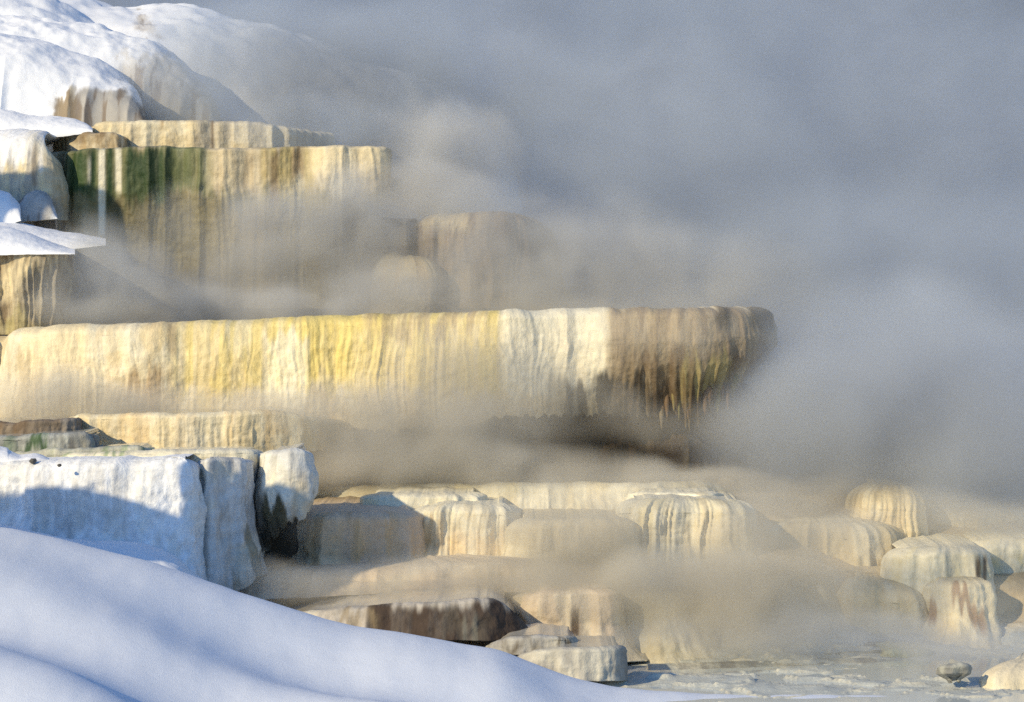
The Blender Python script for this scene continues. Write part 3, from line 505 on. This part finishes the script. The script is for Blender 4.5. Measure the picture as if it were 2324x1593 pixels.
mound('snow_mound', 'middle snow mound with a cracked cream rock face showing at its right', 'snow mound', [(-160, 30), (0, 34), (82, 36), (163, 52), (253, 67), (327, 88), (388, 118), (429, 151), (470, 200), (500, 262)],
      [(-160, 150), (200, 270), (330, 285), (500, 290)], 80, 76.8, snowc(7, [(275, 420, 128, 330, np.array([0.52, 0.46, 0.36]), 0.7, 22), (305, 500, 195, 330, GREY * 0.9, 0.6, 25)]), M_SNOW, lump=0.22, lf=0.9, fine=0.035, seed=35, group='snow mounds at the upper left', fl=0.25, ff=1.5, shape=1.15)
mound('snow_mound', 'nearer snow mound with grey brown rock exposed under its right end', 'snow mound', [(-160, 60), (0, 78), (82, 92), (163, 120), (229, 143), (286, 180), (314, 212), (330, 250)],
      [(-160, 262), (60, 262), (150, 285), (330, 287)], 77.5, 74.0, snowc(9, [(112, 175, 208, 330, CREAM * 0.7, 0.85, 12), (165, 380, 202, 330, np.array([0.31, 0.29, 0.255]), 0.85, 22)]), M_SNOW, lump=0.17, lf=0.9, fine=0.03, seed=37, group='snow mounds at the upper left', fl=0.2, ff=1.6, shape=1.2)
mound('snow_mound', 'low tongue of snow ending above the small brown ledge', 'snow mound', [(-160, 238), (0, 248), (70, 262), (120, 262), (165, 267), (196, 278), (210, 290)], [(-160, 316), (60, 315), (150, 312), (210, 304)], 73.6, 71.8,
      snowc(11), M_SNOW, lump=0.08, seed=39, group='snow mounds at the upper left', m=50)
mound('snow_mound', 'blue shaded snow heap below the cream shoulder at the left edge', 'snow mound', [(-160, 400), (0, 432), (30, 448), (46, 468), (48, 495)], [(-160, 530), (0, 512), (48, 500)], 68.6, 67.4, snowc(13), M_SNOW, lump=0.05, seed=41, m=50, n=120)
mound('rock_lump', 'small grey rounded lump against the foot of the cream shoulder', 'rock lump', [(30, 470), (62, 440), (90, 432), (115, 450), (130, 490)], [(30, 505), (80, 503), (130, 498)], 68.9, 68.2, snowc(14, [(20, 140, 430, 520, GREY * 1.1, 0.9, 10)]), M_RUG, lump=0.05, seed=42, m=40, n=100)
mound('snow_mound', 'flat snow sheet trailing right behind the snow slope at the left edge', 'snow mound', [(-100, 490), (40, 505), (110, 520), (180, 531), (240, 543)], [(-100, 575), (100, 570), (170, 564), (240, 556)], 68.2, 65.2, snowc(15), M_SNOW, lump=0.03, seed=43, m=40, back=0.4)
mound('snow_slope', 'blue white snow slope on top of the streaked left ledge', 'snow slope', [(-160, 480), (0, 511), (60, 527), (110, 547), (150, 561), (170, 566)], [(-160, 580), (0, 579), (110, 578), (170, 577)], 65.0, 62.75, snowc(16), M_SNOW, lump=0.02, seed=44, m=50, back=2)
mound('snow_mound', 'lumpy snow heap behind the left rim of the white terrace', 'snow mound', [(-160, 1000), (0, 1015), (20, 1022), (45, 1032), (75, 1030), (95, 1033), (112, 1042)], [(-160, 1050), (60, 1048), (112, 1047)], 53.6, 52.8, snowc(17), M_SNOW, lump=0.03, seed=46, m=40, n=140)
# snow drift banked against the white terrace
mound('snow_drift', 'smooth snow drift banked against the foot of the white terrace', 'snow drift', [(-160, 1170), (0, 1190), (120, 1215), (200, 1226), (290, 1228), (345, 1238), (400, 1262), (440, 1300), (500, 1340)],
      [(-160, 1300), (300, 1400), (500, 1420)], 51.6, 48.5, snowc(18), M_SNOW, lump=0.03, seed=48, m=60)
# small dark stones
for i, (u, v, r, Yy, lb) in enumerate([(75, 1046, 0.07, 52.4, 'small dark stone poking from the snow at the left rim of the white terrace'), (135, 1056, 0.04, 51.75, 'tiny grey pebble stuck in the lit rim of the white terrace')]):
    p = W(u, v, Yy); n, m = 20, 12
    P = np.zeros((n, m, 3))
    for a in range(n):
        for b in range(m):
            th, ph = 2 * math.pi * a / n, math.pi * b / (m - 1)
            d = np.array([math.sin(ph) * math.cos(th), math.sin(ph) * math.sin(th), math.cos(ph) * 0.75])
            P[a, b] = p + d * r * (0.8 + 0.5 * vn(d[0] * 2 + 5, d[1] * 2 + 5, d[2] * 2 + 5, seed=i))
    tag(grid_obj('stone', P, np.ones((n, m, 3)) * GREY * 0.35, M_RUG, None, wrap=True, flip=True), lb, 'stone')

# ================================================================== OFF-FRAME SHADOW CASTERS (unseen snow ridges added on the left)
SUN = np.array([-0.66, -0.60, 0.42]); SUN /= np.linalg.norm(SUN)
def ridge_from(points, t, nm, lb, seed, near=1.6, far=7.0, foot=-10.5):
    """an added unseen snow ridge, its crest shaped sunward from the wanted shade edges"""
    cr = np.array([np.array(p) + SUN * tt for p, tt in zip(points, t)])
    n = 200; k = np.linspace(0, len(cr) - 1, n)
    R = np.stack([np.interp(k, np.arange(len(cr)), cr[:, c]) for c in range(3)], 1)
    for _ in range(12): R[1:-1] = (R[:-2] + 2 * R[1:-1] + R[2:]) / 4
    hd = SUN[:2] / np.linalg.norm(SUN[:2]); m = 50; P = np.zeros((n, m, 3))
    for r in range(m):
        a = (r / (m - 1)) * 2 - 1
        d = a * (far if a > 0 else near)
        P[:, r, 0] = R[:, 0] + hd[0] * d; P[:, r, 1] = R[:, 1] + hd[1] * d
        P[:, r, 2] = R[:, 2] - (abs(a) ** 1.6) * (R[:, 2] - foot) + (fbm(R[:, 0] * 0.9, P[:, r, 1] * 0.9, seed=seed) - 0.5) * 0.2
    tag(grid_obj(nm, P, np.ones(P.shape) * SNOW, M_SNOW, None), kind='structure', label=lb)
ridge_from([W(-150, 1085, 52), W(0, 1092, 52), W(160, 1100, 52), W(300, 1125, 51.8), (W(400, 1165, 51.7)), W(452, 1215, 52), W(560, 1220, 52.6), W(650, 1215, 52.8), W(760, 1195, 54.6), W(900, 1225, 54.6), W(980, 1290, 54.6)],
           [7, 7.5, 8, 8.5, 9, 9.5, 10.5, 11.5, 12.5, 13.5, 14.2], 'shade_ridge', 'unseen snow ridge added left of the terraces to throw shade on the lower tiers', 51)
ridge_from([W(-260, 350, 69.5), W(-100, 372, 69.5), W(0, 384, 69.5), W(80, 402, 69.5), W(150, 408, 70), W(230, 425, 70), W(270, 470, 70), W(290, 540, 70)],
           [8, 8, 8, 8.5, 9, 10, 11, 11.5], 'shade_ridge', 'high unseen snow ridge added left of the upper terraces to shade them', 52, foot=-6)
# ================================================================== STEAM
def steam(name, label, blobs, color=(0.85, 0.85, 0.86), dens=1.0, nscale=0.55, lo=0.36, hi=0.62, amb=0.15, aniso=-0.05, seed=0.0, warp=1.5, detail=4.0, vox=0.16):
    """blobs: (u, v, Y, ru, rv, ry, strength), sizes in photo pixels at that depth (ru, rv) and metres (ry)"""
    m, nt, N, L = newmat('steam_' + name)
    out = N.new('ShaderNodeOutputMaterial'); pv = N.new('ShaderNodeVolumePrincipled'); L.new(pv.outputs[0], out.inputs['Volume'])
    pv.inputs['Color'].default_value = (*color, 1); pv.inputs['Anisotropy'].default_value = aniso; pv.inputs['Density'].default_value = 1.0
    pv.inputs['Density Attribute'].default_value = 'density'
    nt = bpy.data.node_groups.new('steam_density_' + name, 'GeometryNodeTree'); N = nt.nodes; L = nt.links
    nt.interface.new_socket('Geometry', in_out='OUTPUT', socket_type='NodeSocketGeometry')
    go = N.new('NodeGroupOutput'); vc = N.new('GeometryNodeVolumeCube'); sm = N.new('GeometryNodeSetMaterial')
    sm.inputs['Material'].default_value = m
    L.new(vc.outputs[0], sm.inputs['Geometry']); L.new(sm.outputs[0], go.inputs[0])
    g = N.new('GeometryNodeInputPosition')
    wn = N.new('ShaderNodeTexNoise'); wn.inputs['Scale'].default_value = nscale * 0.6; wn.inputs['Detail'].default_value = 1.5
    L.new(g.outputs['Position'], wn.inputs['Vector'])
    sb = N.new('ShaderNodeVectorMath'); sb.operation = 'SUBTRACT'; L.new(wn.outputs['Color'], sb.inputs[0]); sb.inputs[1].default_value = (0.5, 0.5, 0.5)
    sc = N.new('ShaderNodeVectorMath'); sc.operation = 'SCALE'; L.new(sb.outputs[0], sc.inputs[0]); sc.inputs['Scale'].default_value = warp
    ad = N.new('ShaderNodeVectorMath'); ad.operation = 'ADD'; L.new(g.outputs['Position'], ad.inputs[0]); L.new(sc.outputs[0], ad.inputs[1])
    tot = None; mn = np.array([1e9] * 3); mxx = -mn
    for (u, v, Y, ru, rv, ry, st) in blobs:
        ru, rv, ry, st = ru * 1.25, rv * 1.25, ry * 1.1, st * 0.62
        c = W(u, v, Y); r = np.array([ru * K * Y, ry, rv * K * Y])
        mn = np.minimum(mn, c - r); mxx = np.maximum(mxx, c + r)
        s1 = N.new('ShaderNodeVectorMath'); s1.operation = 'SUBTRACT'; L.new(ad.outputs[0], s1.inputs[0]); s1.inputs[1].default_value = tuple(c)
        s2 = N.new('ShaderNodeVectorMath'); s2.operation = 'MULTIPLY'; L.new(s1.outputs[0], s2.inputs[0]); s2.inputs[1].default_value = tuple(1 / r)
        s3 = N.new('ShaderNodeVectorMath'); s3.operation = 'DOT_PRODUCT'; L.new(s2.outputs[0], s3.inputs[0]); L.new(s2.outputs[0], s3.inputs[1])
        mr = N.new('ShaderNodeMapRange'); mr.interpolation_type = 'SMOOTHSTEP'; L.new(s3.outputs['Value'], mr.inputs[0])
        mr.inputs[1].default_value = 0.0; mr.inputs[2].default_value = 1.0; mr.inputs[3].default_value = st * dens; mr.inputs[4].default_value = 0.0
        if tot is None: tot = mr.outputs[0]
        else:
            a = N.new('ShaderNodeMath'); a.operation = 'ADD'; L.new(tot, a.inputs[0]); L.new(mr.outputs[0], a.inputs[1]); tot = a.outputs[0]
    mp = N.new('ShaderNodeVectorMath'); mp.operation = 'ADD'; L.new(ad.outputs[0], mp.inputs[0]); mp.inputs[1].default_value = (seed, seed * 0.7, seed * 1.3)
    nz = N.new('ShaderNodeTexNoise'); nz.inputs['Scale'].default_value = nscale; nz.inputs['Detail'].default_value = detail; nz.inputs['Roughness'].default_value = 0.5
    L.new(mp.outputs[0], nz.inputs['Vector'])
    mr = N.new('ShaderNodeMapRange'); mr.inputs[1].default_value = lo; mr.inputs[2].default_value = hi; mr.inputs[3].default_value = amb; mr.inputs[4].default_value = 1.0
    mr.interpolation_type = 'SMOOTHSTEP'; L.new(nz.outputs[0], mr.inputs[0])
    mu = N.new('ShaderNodeMath'); mu.operation = 'MULTIPLY'; L.new(tot, mu.inputs[0]); L.new(mr.outputs[0], mu.inputs[1])
    L.new(mu.outputs[0], vc.inputs['Density'])
    mn = mn - warp * 0.2; mxx = mxx + warp * 0.2
    vc.inputs['Min'].default_value = tuple(mn); vc.inputs['Max'].default_value = tuple(mxx)
    for ax, nm in enumerate(('Resolution X', 'Resolution Y', 'Resolution Z')):
        vc.inputs[nm].default_value = int(max(8, min(260, (mxx[ax] - mn[ax]) / vox)))
    # closed box round the blobs
    q = [mn, mxx]
    v = [(q[i][0], q[j][1], q[k][2]) for i in (0, 1) for j in (0, 1) for k in (0, 1)]
    f = [(0, 1, 3, 2), (4, 6, 7, 5), (0, 4, 5, 1), (2, 3, 7, 6), (0, 2, 6, 4), (1, 5, 7, 3)]
    me = bpy.data.meshes.new('steam'); me.from_pydata(v, [], f); me.update(); me.materials.append(m)
    o = bpy.data.objects.new('steam', me); col.objects.link(o)
    md = o.modifiers.new('steam_density', 'NODES'); md.node_group = nt
    return tag(o, label, 'steam', 'steam drifting off the hot spring', 'stuff')

SHADE_TINT = (0.62, 0.71, 0.86); SUN_TINT = (0.94, 0.90, 0.80); MID = (0.82, 0.82, 0.80)  # white steam; tints paint in skylit shade and warm sunlight
steam('far', 'broad steam tinted blue grey for shade, filling the air beyond the terraces', [(1400, 250, 100, 1900, 1300, 14, 0.12), (1900, 650, 98, 1000, 700, 12, 0.08)], SHADE_TINT, 1.0, 0.10, 0.3, 0.7, 0.4, seed=3, warp=4, vox=0.6)
steam('plume', 'tall steam plume rising right of centre', [(1500, 450, 73, 420, 330, 3.5, 0.36), (1560, 60, 76, 260, 400, 4, 0.24), (1150, 60, 77, 360, 240, 4, 0.10), (2050, 350, 76, 520, 480, 4, 0.26),
      (2150, 880, 69, 640, 460, 5, 0.6), (1900, 680, 71, 400, 260, 3, 0.45), (950, 260, 77, 460, 220, 3, 1.1)], (0.71, 0.78, 0.88), 1.0, 0.42, 0.36, 0.64, 0.3, seed=11, vox=0.2)  # blue grey tint puts hillside shade into the plume
steam('puff', 'pale bright steam puff right of the green algae terrace', [(1020, 360, 70.5, 150, 110, 1.6, 1.1), (960, 300, 71.0, 110, 90, 1.2, 0.5), (940, 450, 69, 190, 90, 1.4, 1.6), (880, 520, 67.8, 200, 100, 1.0, 1.0)], (0.92, 0.91, 0.88), 1.0, 0.9, 0.36, 0.62, 0.35, seed=13, vox=0.12, warp=1.9)
steam('upper_left', 'thin steam in front of the upper snow mounds', [(600, 100, 77.2, 260, 110, 1.6, 0.7), (640, 170, 76.6, 420, 190, 2.6, 0.55), (450, 200, 74.6, 190, 120, 1.0, 0.7), (720, 290, 71.9, 200, 65, 0.8, 1.3)], (0.71, 0.78, 0.88), 1.0, 0.5, 0.36, 0.64, 0.4, seed=17, vox=0.16)  # same painted shade tint as the plume
steam('under_green', 'steam pooled below the green algae terrace', [(330, 640, 66.6, 340, 90, 1.6, 1.0), (740, 570, 66.6, 260, 170, 1.6, 1.7), (250, 690, 65.6, 380, 70, 1.4, 1.2), (200, 640, 64.7, 190, 130, 0.9, 1.8), (225, 650, 62.1, 150, 100, 0.6, 2.6), (300, 685, 64.3, 260, 70, 0.8, 1.3), (900, 690, 64.4, 420, 80, 1.4, 1.2), (600, 715, 64.0, 900, 60, 1.4, 1.3), (1400, 630, 64.4, 420, 140, 1.8, 1.3), (1130, 690, 64.6, 260, 70, 1.2, 1.0), (1300, 560, 66.0, 260, 130, 1.2, 0.9), (480, 520, 67.4, 200, 90, 1.0, 0.6), (660, 540, 67.4, 280, 100, 0.9, 1.5), (960, 640, 64.8, 200, 80, 0.8, 1.2), (1100, 520, 65.2, 220, 110, 0.9, 1.1)],
      MID, 1.0, 0.7, 0.38, 0.60, 0.2, seed=23, vox=0.13)
steam('mid', 'steam tinted warm for sunlight, rolling over the foot of the long terrace', [(830, 985, 58.4, 430, 115, 1.4, 2.2), (1050, 870, 58.7, 260, 140, 1.1, 1.3), (1430, 940, 58.9, 300, 60, 0.8, 0.7), (1000, 1060, 58.2, 440, 65, 1.4, 1.8), (250, 915, 59.0, 420, 62, 0.9, 2.0), (1300, 790, 58.8, 110, 120, 0.7, 0.7), (1560, 1110, 58.0, 400, 60, 1.3, 2.4), (1560, 715, 58.8, 300, 80, 0.9, 0.5), (60, 905, 59.3, 220, 70, .8, 1.2)],
      SUN_TINT, 1.0, 0.75, 0.36, 0.62, 0.35, seed=31, vox=0.11)
steam('right', 'steam tinted grey for skylit shade, sinking down the right hand slope', [(2000, 1000, 60.8, 420, 220, 1.7, 1.0), (2280, 1050, 60.8, 360, 270, 1.7, 1.0), (2030, 880, 60.9, 400, 260, 1.6, 1.0), (1880, 990, 58.6, 260, 190, 1.6, 0.9), (2080, 900, 57.8, 340, 260, 1.5, 0.9), (2300, 1020, 57.5, 260, 190, 1.5, 1.3)], (0.78, 0.83, 0.90), 1.0, 0.5, 0.34, 0.64, 0.5, seed=37, vox=0.15)
steam('lower', 'steam tinted golden for sunlight between the lower lobes', [(1770, 1240, 53.0, 220, 140, 1.0, 1.9), (1700, 1370, 51.8, 300, 100, 1.0, 1.3), (1290, 1210, 53.0, 260, 100, 0.8, 2.0), (1900, 1230, 53.4, 140, 80, 0.8, 0.5), (1150, 1320, 52.4, 480, 65, 0.9, 0.9), (2200, 1190, 54.0, 260, 70, 0.9, 1.4), (1500, 1330, 51.8, 320, 90, 0.9, 1.8), (800, 1330, 51.9, 330, 50, 0.8, 1.0), (1350, 1310, 52.6, 420, 60, 0.7, 2.6), (1400, 1230, 53.2, 420, 90, 0.6, 0.7), (2130, 1370, 52.4, 240, 55, 0.6, 0.9), (1700, 1320, 52.4, 260, 90, 0.7, 1.3), (1000, 1200, 53.0, 400, 60, 0.7, 0.3)],
      (0.98, 0.92, 0.78), 1.0, 0.8, 0.36, 0.62, 0.45, seed=41, vox=0.10)
steam('flats', 'low mist lying on the right hand flats', [(1950, 1440, 51.2, 720, 50, 0.9, 1.5), (2200, 1490, 49.9, 400, 60, 1.0, 0.6)], MID, 1.0, 0.8, 0.34, 0.62, 0.4, seed=47, vox=0.11)

# ================================================================== LIGHT, SKY, CAMERA
w = bpy.data.worlds.new('World'); scene.world = w; w.use_nodes = True
nt = w.node_tree; bg = nt.nodes['Background']
sky = nt.nodes.new('ShaderNodeTexSky'); sky.sky_type = 'NISHITA'; sky.sun_disc = False
el = math.asin(SUN[2]); az = math.atan2(SUN[0], SUN[1])
sky.sun_elevation = el; sky.sun_rotation = az
tn = nt.nodes.new('ShaderNodeVectorMath'); tn.operation = 'MULTIPLY'; tn.inputs[1].default_value = (0.88, 0.98, 1.10); nt.links.new(sky.outputs[0], tn.inputs[0]); nt.links.new(tn.outputs[0], bg.inputs[0]); bg.inputs[1].default_value = 0.148
sky.ozone_density = 6.0; sky.dust_density = 0.3; sky.air_density = 1.3
sl = bpy.data.lights.new('sun', 'SUN'); sl.energy = 4.6; sl.angle = math.radians(0.9); sl.color = (1.0, 0.82, 0.50)
so = bpy.data.objects.new('sun', sl); col.objects.link(so); so.rotation_euler = Vector(SUN).to_track_quat('Z', 'Y').to_euler()
cam = bpy.data.cameras.new('camera'); co = bpy.data.objects.new('camera', cam); col.objects.link(co); scene.camera = co
co.location = (0, 0, 0); co.rotation_euler = (math.radians(90), 0, 0)
cam.sensor_width = 36; cam.lens = 90; cam.shift_y = -(796.5 - V0) / 2324; cam.clip_end = 2000; cam.clip_start = 0.5
scene.view_settings.view_transform = 'Standard'; scene.view_settings.look = 'None'; scene.view_settings.exposure = 0.0; scene.view_settings.gamma = 1.0
cy = scene.cycles
cy.volume_bounces = 1; cy.volume_step_rate = 4.0; cy.volume_max_steps = 128; cy.max_bounces = 5; cy.diffuse_bounces = 3; cy.transparent_max_bounces = 32
cy.use_denoising = False
